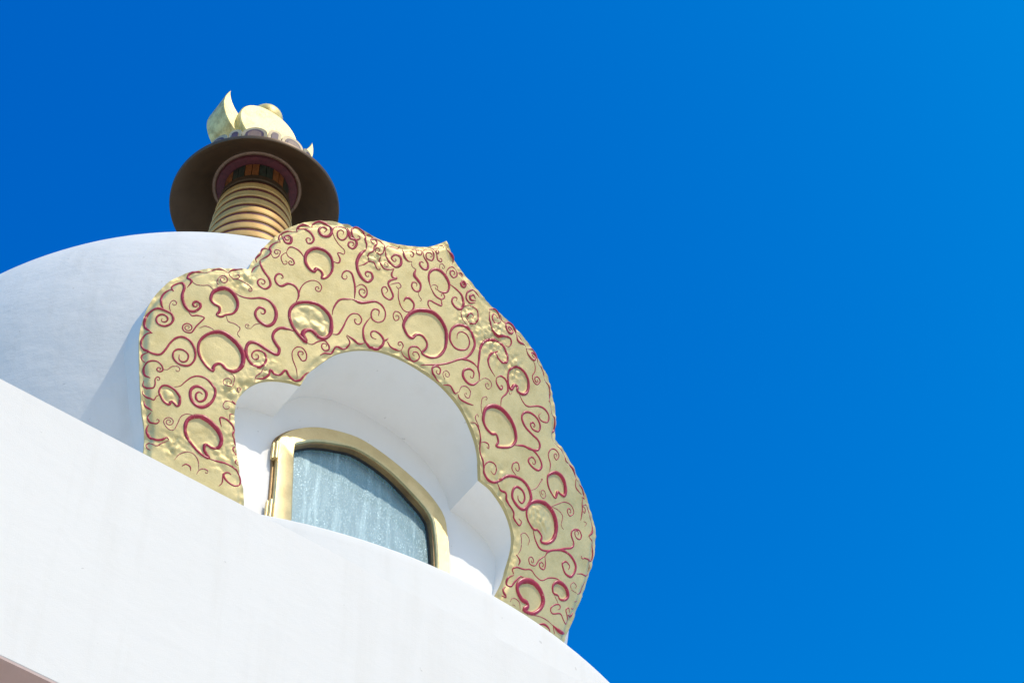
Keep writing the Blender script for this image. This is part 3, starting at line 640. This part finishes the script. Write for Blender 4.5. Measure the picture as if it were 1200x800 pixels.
# panel surface: leans outwards like the dome and bows back a little to either side
QP, TL, ZB, KAP = 2.2957, 0.32995, 16.6088, 0.1263
def surf(u, z, h=0.0):
    u = np.asarray(u, float); z = np.asarray(z, float)
    y = -(QP + TL * (z - ZB)) + KAP * u * u / 2
    nx, ny, nz = KAP * u, -np.ones_like(u), -TL * np.ones_like(u)
    L = np.sqrt(nx * nx + 1 + TL * TL)
    return np.stack([u + h * nx / L, y + h * ny / L, z + h * nz / L], -1)

_o, _i = parse(OUTER), parse(INNER)
_o = np.vstack([[-1.97, 17.25], [-1.99, 18.0], _o, [2.13, 18.1], [2.02, 17.25]])
_i = np.vstack([[-1.02, 17.25], [-1.06, 18.0], _i, [1.14, 18.1], [1.08, 17.25]])
def pieces(P, cuts, step):
    cuts = [0] + cuts + [len(P) - 1]
    out = [crom(P[a:b + 1], step)[:-1] for a, b in zip(cuts[:-1], cuts[1:])]
    return np.vstack(out + [P[-1:]])
OUT = pieces(_o, [16, 33, 45], 0.022)
INN = pieces(_i, [12, 25], 0.022)
HORSE = np.vstack([OUT, INN[::-1]])

# ------------------------------------------------------------------ ground and the stupa root
gs = 4000
g = obj("ground", [(-gs, -gs, 0), (gs, -gs, 0), (gs, gs, 0), (-gs, gs, 0)], [(0, 1, 2, 3)], M_GROUND, None, False)
g["kind"] = "structure"

stupa = bpy.data.objects.new("stupa", None)
COL.objects.link(stupa)
stupa["label"] = "white Buddhist stupa with gilded scroll-painted window gable and ringed golden spire"
stupa["category"] = "stupa"

# lower square masses
box("throne_base", -8.6, 8.6, -8.6, 8.6, 0.002, 2.6, M_WHITE, stupa, 0.05)
box("throne", -6.0, 6.0, -6.0, 6.0, 2.6, 11.60, M_STONE, stupa, 0.04)
box("square_step", -6.641, 6.641, -6.641, 6.641, 11.632, 13.728, M_WHITE, stupa, 0.012)

box("cornice_soffit", -6.6385, 6.6385, -6.6385, 6.6385, 11.622, 11.640, M_STONE, stupa)

# round drum under the dome
prof = [(4.735, 13.70), (4.735, 14.6), (4.735, 15.5), (4.735, 16.2), (4.735, 16.5), (4.735, 16.57), (4.729, 16.592), (4.715, 16.605), (4.69, 16.611), (4.6, 16.615), (3.42, 16.66)]
lathe("drum", prof, M_WHITE, stupa, 200, 50, wob=0.0006)
lathe("bounce_skirt", [(4.10, 16.64), (4.10, 16.98), (4.06, 17.09), (3.98, 17.18), (2.95, 18.38), (2.4, 18.44)], M_NICHE, stupa, 120, 50)  # unseen sloping skirt, added to bounce sunlight up into the niche

# the dome (vase): flares upwards, then rounds over; open behind the gable
ctrl = np.array([(2.72, 17.2), (2.98, 17.9), (3.08, 18.4), (3.25, 18.8), (3.48, 19.4), (3.60, 19.9), (3.67, 20.4), (3.68, 20.9), (3.61, 21.4), (3.44, 21.8), (3.08, 22.3), (2.5, 22.75), (1.7, 23.1), (0.9, 23.25), (0.3, 23.3)])
dprof = [tuple(p) for p in crom(ctrl, 0.06)]
dome_hole = np.vstack([OUT, [[2.0, 17.0]], [[-2.0, 17.0]]])
cen = np.array([0.0, 19.4])
dome_hole = cen + (dome_hole - cen) * np.array([0.87, 0.93])
def in_hole(V):
    V = np.array(V)
    return inside(V[:, [0, 2]], dome_hole) & (V[:, 1] < -0.5)
dome = lathe("dome", dprof, M_DOME, stupa, 260, 60, in_hole, wob=0.0012)
dome.location.x = -0.09

# ------------------------------------------------------------------ gilded gable panel
RINGS = [(k, crom(parse(p), 0.02, True)) for (k, w, p, *r) in STROKES if k.startswith('comma')]
# crumpled spots in the gilding: across, height, radius, depth
CRUMPLE = [(-0.62, 21.42, 0.15, 0.030), (0.42, 21.30, 0.16, 0.030), (0.72, 21.22, 0.18, 0.030), (1.02, 21.12, 0.15, 0.028),
           (-1.50, 19.52, 0.20, 0.024), (-1.33, 19.85, 0.13, 0.026), (-1.40, 18.95, 0.22, 0.020), (-1.85, 18.85, 0.16, 0.02),
           (1.12, 20.02, 0.10, 0.022), (1.22, 19.80, 0.09, 0.02), (1.30, 19.33, 0.10, 0.02), (1.42, 18.72, 0.18, 0.026),
           (-1.72, 20.62, 0.13, 0.022), (-1.92, 20.5, 0.10, 0.018), (1.55, 18.4, 0.2, 0.02), (0.75, 21.38, 0.12, 0.02)]

_hb = {}
def height_exact(U, Z):
    pts = np.c_[U, Z]
    h = 0.008 * vnoise(U, Z, 2.2) + 0.003 * vnoise(U, Z, 5.5, 3) + 0.0010 * vnoise(U, Z, 17, 5)
    de = dist_poly(pts, HORSE)
    near = np.clip(1 - de / 0.13, 0, 1)
    h += near * (0.016 * vnoise(U, Z, 7, 9) + 0.010 * vnoise(U, Z, 18, 12))
    # border band sits lower than the field and is lumpy
    do = dist_poly(pts, OUT, False)
    t = np.clip((do - 0.035 - 0.03 * vnoise(U, Z, 6, 17)) / 0.04, 0, 1)
    h -= 0.026 * (1 - t * t * (3 - 2 * t))
    di = dist_poly(pts, INN, False)
    t = np.clip((di - 0.02 - 0.05 * vnoise(U, Z, 8, 19)) / 0.03, 0, 1)
    h -= 0.012 * (1 - t * t * (3 - 2 * t))
    band = np.clip(1 - de / 0.07, 0, 1)
    h += band * (0.016 * vnoise(U, Z, 34, 21) + 0.013 * np.abs(vnoise(U, Z, 15, 23)))
    for (cu, cz, cr, ca) in CRUMPLE:
        g = np.exp(-((U - cu) ** 2 + (Z - cz) ** 2) / (cr * cr) * 1.6)
        h += g * ca * 1.45 * (np.abs(vnoise(U, Z, 16, 31)) * 1.2 + np.abs(vnoise(U, Z, 33, 41)) * 1.0 + vnoise(U, Z, 60, 51) * 0.55 - 0.35)
    for kind, R in RINGS:
        lo, hi = R.min(0) - 0.08, R.max(0) + 0.08
        sel = np.where((U > lo[0]) & (U < hi[0]) & (Z > lo[1]) & (Z < hi[1]))[0]
        if not len(sel):
            continue
        sd = dist_poly(pts[sel], R) * np.where(inside(pts[sel], R), 1, -1)
        t = np.clip((sd + 0.004) / 0.026, 0, 1); t = t * t * (3 - 2 * t)
        h[sel] -= 0.012 * t
        if kind in ('comma1', 'comma2'):
            w = np.clip((sd - 0.02) / 0.03, 0, 1)
            h[sel] += w * (0.040 * np.abs(vnoise(U[sel], Z[sel], 9, 61)) + 0.018 * vnoise(U[sel], Z[sel], 19, 71) + 0.010 * vnoise(U[sel], Z[sel], 40, 81))
        if kind == 'comma3':
            cz = R[:, 1].max() - 0.2; cu = R[:, 0].mean() - 0.07
            w = np.clip((sd - 0.015) / 0.03, 0, 1) * np.clip(1.3 - np.hypot(U[sel] - cu, Z[sel] - cz) / 0.17, 0, 1)
            h[sel] += np.clip(w, 0, 1) * (0.012 + 0.026 * vnoise(U[sel], Z[sel], 48, 91))
    return np.maximum(h, -0.036)

_LO = HORSE.min(0) - 0.06
_ST = 0.009
_NX, _NZ = (np.ceil((HORSE.max(0) + 0.06 - _LO) / _ST)).astype(int) + 1
_gx, _gz = np.meshgrid(np.arange(_NX), np.arange(_NZ), indexing='ij')
_GU, _GZ = _LO[0] + _gx.ravel() * _ST, _LO[1] + _gz.ravel() * _ST
_ok = inside(np.c_[_GU, _GZ], HORSE)
_pad = _ok.reshape(_NX, _NZ)
for _ in range(5):
    q = _pad.copy()
    q[1:] |= _pad[:-1]; q[:-1] |= _pad[1:]; q[:, 1:] |= _pad[:, :-1]; q[:, :-1] |= _pad[:, 1:]
    _pad = q
_ok = _pad.ravel()
_HG = np.full(_NX * _NZ, -0.02)
_HG[_ok] = height_exact(_GU[_ok], _GZ[_ok])
_HG = _HG.reshape(_NX, _NZ)
def height(U, Z):
    x = np.clip((np.asarray(U) - _LO[0]) / _ST, 0, _NX - 1.001); z = np.clip((np.asarray(Z) - _LO[1]) / _ST, 0, _NZ - 1.001)
    i = x.astype(int); j = z.astype(int); fx = x - i; fz = z - j
    return (_HG[i, j] * (1 - fx) + _HG[i + 1, j] * fx) * (1 - fz) + (_HG[i, j + 1] * (1 - fx) + _HG[i + 1, j + 1] * fx) * fz

def fill(poly, step, margin=0.5):
    lo, hi = poly.min(0), poly.max(0)
    xs = np.arange(lo[0], hi[0], step); zs = np.arange(lo[1], hi[1], step * 0.866)
    G = np.array([(x + (step / 2 if k % 2 else 0), z) for k, z in enumerate(zs) for x in xs])
    G = G + (RNG.rand(*G.shape) - 0.5) * step * 0.25
    G = G[inside(G, poly)]
    G = G[dist_poly(G, poly) > step * margin]
    n = len(poly)
    allp = np.vstack([poly, G])
    res = delaunay_2d_cdt([Vector(p) for p in allp], [(i, (i + 1) % n) for i in range(n)], [], 0, 1e-6)
    V = np.array([tuple(v) for v in res[0]])
    F = np.array([f for f in res[2] if len(f) == 3])
    C = V[F].mean(1)
    F = F[inside(C, poly)]
    a, b, c = V[F[:, 0]], V[F[:, 1]], V[F[:, 2]]
    area = (b[:, 0] - a[:, 0]) * (c[:, 1] - a[:, 1]) - (b[:, 1] - a[:, 1]) * (c[:, 0] - a[:, 0])
    F[area < 0] = F[area < 0][:, ::-1]
    return V, [tuple(int(q) for q in f) for f in F]

V2, F2 = fill(HORSE, 0.0165)
H2 = height(V2[:, 0], V2[:, 1])
V3 = surf(V2[:, 0], V2[:, 1], H2 + 0.05)
hb = height(HORSE[:, 0], HORSE[:, 1])
n0 = len(V3); nb = len(HORSE)
rim_f = surf(HORSE[:, 0], HORSE[:, 1], hb + 0.05)
rim_b = surf(HORSE[:, 0], HORSE[:, 1], np.zeros(nb) - 0.004)
verts = np.vstack([V3, rim_f, rim_b])
faces = list(F2) + [(n0 + i, n0 + nb + i, n0 + nb + (i + 1) % nb, n0 + (i + 1) % nb) for i in range(nb)]
panel = obj("gilded_panel", verts, faces, M_GOLD, stupa, True, sharp=55)
panel["label"] = "cusped gilded gable panel covered with crimson scrolls"

# ---- raised crimson scroll work, every stroke its own piece
def spiral(P, c, turns):
    c = np.array(c); p = P[-1]; q = P[-2]
    t = p - q; rv = p - c
    sgn = 1.0 if rv[0] * t[1] - rv[1] * t[0] > 0 else -1.0
    r0 = np.linalg.norm(rv); a0 = math.atan2(rv[1], rv[0])
    n = max(6, int(14 * turns))
    out = []
    for k in range(1, n + 1):
        s = k / n
        r = r0 * (1 - s) ** 0.9 + r0 * 0.12 * s
        a = a0 + sgn * 2 * math.pi * turns * s
        out.append(c + r * np.array([math.cos(a), math.sin(a)]))
    return np.array(out)

def ribbon(name, path, widths, hfac, mat, closed=False):
    n = len(path)
    s = np.linspace(0, 1, n)
    if closed:
        w = np.full(n, widths[0]) * (1 + 0.22 * np.sin(2 * math.pi * s + RNG.rand() * 6))
        tan = np.roll(path, -1, 0) - np.roll(path, 1, 0)
    else:
        w = np.interp(s, [0, 0.5, 1], widths)
        taper = np.minimum(1, np.minimum(s, 1 - s) * n * 0.12 + 0.35)
        w = w * taper
        tan = np.gradient(path, axis=0)
    tan /= np.linalg.norm(tan, axis=1)[:, None] + 1e-9
    nor = np.c_[-tan[:, 1], tan[:, 0]]
    w = w * (1 + 0.10 * vnoise(path[:, 0], path[:, 1], 25, 7) * 2)
    Hh = np.clip(w * hfac, 0.0035, 0.02)
    rows = []
    for a, k in ((-1.0, -0.30), (-0.8, 0.62), (0.0, 1.0), (0.8, 0.62), (1.0, -0.30)):
        q = path + nor * (w / 2 * a)[:, None]
        rows.append((q, k))
    allq = np.vstack([q for q, k in rows])
    hh = height(allq[:, 0], allq[:, 1]).reshape(5, n)
    hc = hh[2]
    V = []
    for j, (q, k) in enumerate(rows):
        base = hh[j] * 0.7 + hc * 0.3
        V.append(surf(q[:, 0], q[:, 1], base + 0.05 + np.where(k > 0, Hh * k, -0.004)))
    V = np.vstack(V)
    F = []
    m_ = n if closed else n - 1
    for j in range(4):
        for i in range(m_):
            i2 = (i + 1) % n
            F.append((j * n + i, j * n + i2, (j + 1) * n + i2, (j + 1) * n + i))
    if not closed:
        F.append(tuple(j * n for j in range(5)))
        F.append(tuple(j * n + n - 1 for j in range(4, -1, -1)))
    return obj(name, V, F, mat, panel, True, sharp=70)

for row in STROKES:
    kind, wd, pts = row[0], [x / 1000 for x in row[1]], parse(row[2])
    if kind.startswith('comma'):
        ribbon("medallion_rim", crom(pts, 0.013, True), [wd[0] * 0.95] * 3, 0.30, M_CRIMSON, True)
        continue
    if len(row) > 3:
        cu, cz, turns = row[3]
        base = crom(pts, 0.013)
        pts = np.vstack([base[::3] if len(base) > 4 else base, base[-1:]]) if False else pts
        pts = np.vstack([pts, spiral(np.vstack([pts[:1], crom(pts, 0.013)]), (cu / 1000, cz / 1000), turns)])
    path = crom(pts, 0.013)
    thin = max(wd) <= 0.0125
    wd = [x * 0.98 for x in wd]
    wd = [max(x, 0.0085) for x in wd]
    ribbon("scallop" if kind == 'edge' else "scroll", path, wd, 0.40 if kind == 'edge' else 0.22, M_ROSE if thin else M_CRIMSON)

# ------------------------------------------------------------------ white body of the gable, niche and back wall
WALL_Y = -2.868
def strip(path, y_back, flip):
    a = surf(path[:, 0], path[:, 1], np.zeros(len(path)))
    b = a.copy(); b[:, 1] = y_back
    mid = []
    K = 6
    for k in range(K + 1):
        q = a * (1 - k / K) + b * (k / K)
        mid.append(q)
    V = np.vstack(mid); n = len(path)
    F = []
    for k in range(K):
        for i in range(n - 1):
            f = (k * n + i, k * n + i + 1, (k + 1) * n + i + 1, (k + 1) * n + i)
            F.append(f[::-1] if flip else f)
    return V, F
V, F = strip(OUT, -1.6, False)
obj("gable_body", V, F, M_WHITE, stupa, True, sharp=40)
# front of the gable body behind the gilding
VB, FB = fill(HORSE, 0.12)
obj("gable_face", surf(VB[:, 0], VB[:, 1], np.zeros(len(VB)) + 0.006), FB, M_WHITE, stupa, True)
V, F = strip(INN, -2.80, True)
obj("niche_soffit", V, F, M_NICHE, stupa, True, sharp=40)

_wo, _wi = parse(WIN_OUT), parse(WIN_IN)
def sym(P):
    # window is symmetrical: average both halves over matching arc length
    return P
WO = np.vstack([[[-0.93, 17.3]], [[-0.915, 18.2]], _wo, [[0.94, 18.2]], [[0.95, 17.3]]])
WI = np.vstack([[[-0.70, 17.3]], [[-0.705, 18.2]], _wi, [[0.775, 18.2]], [[0.78, 17.3]]])
WO = crom(WO, 0.03); WI = crom(np.array([0.02, 18.9]) + (WI - np.array([0.02, 18.9])) * np.array([1.02, 1.03]), 0.03)

wall = np.vstack([INN, [[1.2, 17.0]], [[-1.15, 17.0]]])
cw = np.array([0.0, 19.3])
wall = cw + (wall - cw) * 1.03
hole = WO[(WO[:, 1] > 17.29)]
hole = np.array([0.0, 18.9]) + (hole - np.array([0.0, 18.9])) * np.array([0.93, 0.95])
ring = np.vstack([wall, wall[:1], hole[:1], hole[1:], hole[:1]])
# wall with the window opening: triangulate, then drop what lies in the opening
lo, hi = wall.min(0), wall.max(0)
G = np.array([(x, z) for x in np.arange(lo[0], hi[0], 0.08) for z in np.arange(lo[1], hi[1], 0.08)])
G = G[inside(G, wall)]
G = G[(dist_poly(G, wall) > 0.03) & (dist_poly(G, hole) > 0.03)]
nW, nH = len(wall), len(hole)
res = delaunay_2d_cdt([Vector(p) for p in np.vstack([wall, hole, G])],
                      [(i, (i + 1) % nW) for i in range(nW)] + [(nW + i, nW + (i + 1) % nH) for i in range(nH)], [], 0, 1e-6)
Vw = np.array([tuple(v) for v in res[0]]); Fw = np.array([f for f in res[2] if len(f) == 3])
Cw = Vw[Fw].mean(1); Fw = Fw[inside(Cw, wall) & ~inside(Cw, hole)]
obj("niche_wall", [(p[0], WALL_Y + 0.006 * float(vnoise(p[0], p[1], 4, 3)), p[1]) for p in Vw], [tuple(int(q) for q in f) for f in Fw], M_NICHE, stupa, True)

# ------------------------------------------------------------------ window
def sweep(name, path, prof, mat, parent):
    """sweep a closed profile (offset along outward normal, y) along an open path in x-z"""
    tan = np.gradient(path, axis=0); tan /= np.linalg.norm(tan, axis=1)[:, None]
    nor = np.c_[-tan[:, 1], tan[:, 0]]           # path runs left foot -> top -> right foot: outward
    n = len(path); V = []; F = []; m_ = len(prof)
    for (o_, y) in prof:
        q = path + nor * o_
        V += [(p[0], y, p[1]) for p in q]
    for j in range(m_):
        j2 = (j + 1) % m_
        for i in range(n - 1):
            F.append((j * n + i, j2 * n + i, j2 * n + i + 1, j * n + i + 1))
    return obj(name, V, F, mat, parent, True, sharp=40)

def between(name, A, B, yA, yB, mats, parent):
    """ring frame: outer path A, inner path B with the same count"""
    n = 90
    def rs(P):
        d = np.r_[0, np.cumsum(np.linalg.norm(np.diff(P, axis=0), axis=1))]
        s = np.linspace(0, d[-1], n)
        return np.c_[np.interp(s, d, P[:, 0]), np.interp(s, d, P[:, 1])]
    A, B = rs(A), rs(B)
    rows = [(A, 0.0, yB), (A, 0.0, yA + 0.012), (A, 0.06, yA), (A, 0.90, yA), (A, 1.0, yA + 0.010), (A, 1.0, yB)]
    V, F = [], []
    for (_, t, y) in rows:
        q = A * (1 - t) + B * t
        V += [(p[0], y, p[1]) for p in q]
    for j in range(len(rows) - 1):
        for i in range(n - 1):
            F.append((j * n + i, (j + 1) * n + i, (j + 1) * n + i + 1, j * n + i + 1))
    return obj(name, V, F, mats, parent, True, sharp=30)

frame_in = WI
window = between("window", WO, WI, -2.945, -2.785, M_FRAME, stupa)
window["label"] = "gold framed arched window with wet bluish glass"
sweep("frame_shadow_gap", WO, [(0.004, -2.90), (0.020, -2.90), (0.020, -2.86), (0.004, -2.86)], M_BEAD, window)  # dark strip standing in for the shaded gap around the frame
sweep("glazing_bead", WI, [(0.004, -2.91), (-0.010, -2.905), (-0.012, -2.88), (-0.010, -2.83), (0.004, -2.83)], M_BEAD, window)
sweep("rubber_seal", WI, [(-0.010, -2.86), (-0.020, -2.856), (-0.020, -2.83), (-0.010, -2.83)], M_DARK, window)
gp = np.vstack([WI, ])
gpoly = np.array([0, 18.9]) + (WI - np.array([0, 18.9])) * np.array([1.01, 1.005])
Vg, Fg = fill(gpoly, 0.25)
obj("glass_pane", [(p[0], -2.835, p[1]) for p in Vg], Fg, M_GLASS, window, False)
Vg, Fg = fill(np.array([0, 18.9]) + (WI - np.array([0, 18.9])) * np.array([1.08, 1.05]), 0.25)
obj("blue_blind", [(p[0], -2.76, p[1]) for p in Vg], Fg, M_BLIND, window, False)
# hinges on the left stile
for hz in (19.32, 18.55):
    hg = obj("hinge", *(lambda r, z0, z1, x, y, n=12: (
        [(x + r * math.cos(6.2832 * i / n), y + r * math.sin(6.2832 * i / n), z) for z in (z0, z0 + 0.01, z1 - 0.01, z1) for i in range(n)],
        [(k * n + i, k * n + (i + 1) % n, (k + 1) * n + (i + 1) % n, (k + 1) * n + i) for k in range(3) for i in range(n)] + [tuple(range(n - 1, -1, -1)), tuple(range(3 * n, 4 * n))]))(0.018, hz - 0.11, hz + 0.11, -0.935, -2.945), M_FRAME, window, True, sharp=40)
    box("hinge_leaf", -0.965, -0.925, -2.935, -2.90, hz - 0.10, hz + 0.10, M_FRAME, window)

# ------------------------------------------------------------------ spire
def Rz(z): return 0.417 + (27.35 - z) * 0.098
spire = lathe("spire", [(0.95, 23.1), (0.95, 23.9), (0.62, 24.3), (0.60, 24.9), (Rz(24.95) - 0.016, 24.95), (Rz(27.2) - 0.016, 27.2), (0.36, 27.21), (0.33, 27.75), (0.12, 27.9), (0.10, 28.3)], M_OXBLOOD, stupa, 64, 30)
for i in range(13):
    zt = 27.35 - i * 0.1855; zb = zt - 0.126
    rt, rb = Rz(zt), Rz(zb)
    pr = [(rt - 0.07, zt), (rt - 0.012, zt), (rt, zt - 0.012), (rb + 0.003, zb + 0.014), (rb - 0.004, zb), (rb - 0.05, zb + 0.004)]
    lathe("spire_ring", pr, M_BROWN if i == 0 else M_RING, spire, 72, 18, wob=0.002)
# painted lantern behind the top ring
N = 28
for k in range(N):
    a0, a1 = 2 * math.pi * k / N, 2 * math.pi * (k + 0.9) / N
    r0, r1 = 0.36, 0.385
    V = [(r * math.cos(a), r * math.sin(a), z) for z in (27.33, 27.61) for r in (r0, r1) for a in (a0, a1)]
    obj("painted_slat", V, [(0, 1, 3, 2), (4, 6, 7, 5), (2, 3, 7, 6), (0, 4, 5, 1), (0, 2, 6, 4), (1, 5, 7, 3)], M_GREEN if k % 4 in (0, 3) else M_ORANGE, spire, False)
lathe("lantern_soffit", [(0.33, 27.62), (0.475, 27.625), (0.485, 27.64), (0.485, 27.72)], M_MAUVE, spire, 72, 40)
canopy = lathe("canopy", [(0.485, 27.70), (0.53, 27.655), (0.70, 27.50), (0.85, 27.365), (0.975, 27.245), (0.992, 27.237), (1.0, 27.25), (1.0, 27.285), (0.985, 27.30), (0.84, 27.45), (0.55, 27.74), (0.1, 27.9)], M_BROWN, spire, 128, 40)
lip = [(0.510 + 0.032 * math.cos(t), 27.675 + 0.032 * math.sin(t)) for t in np.linspace(0, 2 * math.pi, 13)]
lathe("canopy_lip", lip, M_LIP, spire, 96, 180)

# crown of lotus petals standing on the canopy
NP = 20
def petal(ang, wide):
    w, h = (0.148, 0.29) if wide else (0.080, 0.28)
    R0 = 0.76
    t = Vector((-math.sin(ang), math.cos(ang), 0)); nr = Vector((math.cos(ang), math.sin(ang), 0))
    C = nr * R0 + Vector((0, 0, 27.54))
    def lobe(w_, h_, dep, base=0.0):
        pts = []
        for q in np.linspace(0, math.pi, 15):
            pts.append((w_ * math.cos(q), base + (h_ - w_ * 0.85) + w_ * 0.85 * math.sin(q)))
        pts = [(w_, base)] + pts + [(-w_, base)]
        n = len(pts)
        V = [C + t * x + Vector((0, 0, z)) + nr * (d_ - 0.4 * x * x) for d_ in (dep, dep - 0.03) for (x, z) in pts]
        F = [tuple(range(n)), tuple(range(2 * n - 1, n - 1, -1))] + [(i, n + i, n + (i + 1) % n, (i + 1) % n) for i in range(n)]
        return V, F
    V, F = lobe(w, h, 0.0)
    p = obj("crown_petal", V, F, M_PETAL, spire, True, sharp=30)
    return p, lobe, w, h
for k in range(NP):
    ang = 2 * math.pi * (k + 0.08) / NP
    p, lobe, w, h = petal(ang, k % 2 == 1)
    t = Vector((-math.sin(ang), math.cos(ang), 0)); nr = Vector((math.cos(ang), math.sin(ang), 0))
    if k % 2 == 1:
        V, F = lobe(w * 0.74, h - 0.060, 0.010)
        obj("petal_arch", V, F, M_PURPLE, spire, True, sharp=30)
        V, F = lobe(w * 0.54, h - 0.098, 0.018)
        obj("petal_heart", V, F, M_OCHRE, spire, True, sharp=30)
    else:
        V, F = lobe(w * 0.50, h - 0.055, 0.010)
        obj("petal_boss", V, F, M_PURPLE, spire, True, sharp=30)

# moon, sun and jewel
def slab(name, pts, y0, y1, mat, bev=0.012):
    pts = np.array(pts); n = len(pts)
    c = pts.mean(0)
    tan = np.roll(pts, -1, 0) - np.roll(pts, 1, 0); tan /= np.linalg.norm(tan, axis=1)[:, None] + 1e-9
    nor = np.c_[tan[:, 1], -tan[:, 0]]
    rows = [(pts - nor * bev, y0), (pts, y0 + bev), (pts, y1 - bev), (pts - nor * bev, y1)]
    V = [(p[0], y, p[1]) for q, y in rows for p in q]
    F = []
    for j in range(3):
        for i in range(n):
            F.append((j * n + i, j * n + (i + 1) % n, (j + 1) * n + (i + 1) % n, (j + 1) * n + i))
    F.append(tuple(range(n - 1, -1, -1))); F.append(tuple(range(3 * n, 4 * n)))
    return obj(name, V, F, mat, spire, True, sharp=30)
cx = -0.045
oc, orad = (cx, 28.72), 0.645
ic, irad = (cx, 29.01), 0.60
# meeting angles of the two circles (horn tips)
dz = ic[1] - oc[1]
zi = (orad ** 2 - irad ** 2 + dz * dz) / (2 * dz)
ao = math.asin(zi / orad); ai = math.asin((zi - dz) / irad)
outer = [(oc[0] + orad * math.cos(a), oc[1] + orad * math.sin(a)) for a in np.linspace(math.pi - ao + 2 * math.pi, math.pi * 2 + ao + 2 * math.pi - 0.0, 44)]
inner = [(ic[0] + irad * math.cos(a), ic[1] + irad * math.sin(a)) for a in np.linspace(ai, -math.pi - ai, 40)][1:-1]
tl = math.radians(-4.5)
cres = [(oc[0] + (x - oc[0]) * math.cos(tl) - (z - oc[1]) * math.sin(tl), oc[1] + (x - oc[0]) * math.sin(tl) + (z - oc[1]) * math.cos(tl)) for x, z in outer + inner]
slab("crescent_moon", cres, -0.20, 0.20, M_FINIAL, 0.006)
slab("sun_disc", [(-0.09 + 0.41 * math.cos(a), 28.49 + 0.41 * math.sin(a)) for a in np.linspace(0, 2 * math.pi, 64, endpoint=False)], -0.30, 0.10, M_FINIAL, 0.012)
jp = [(0.02, 28.9), (0.16, 28.95), (0.20, 29.05), (0.19, 29.14), (0.13, 29.23), (0.06, 29.29), (0.0, 29.34)]
jw = lathe("flame_jewel", [tuple(q) for q in crom(np.array(jp), 0.02)], M_FINIAL, spire, 40, 180)
jw.location = (cx + 0.05, 0, 0.10)
lathe("finial_stem", [(0.22, 27.86), (0.26, 27.95), (0.16, 28.02), (0.12, 28.12)], M_FINIAL, spire, 40, 60)
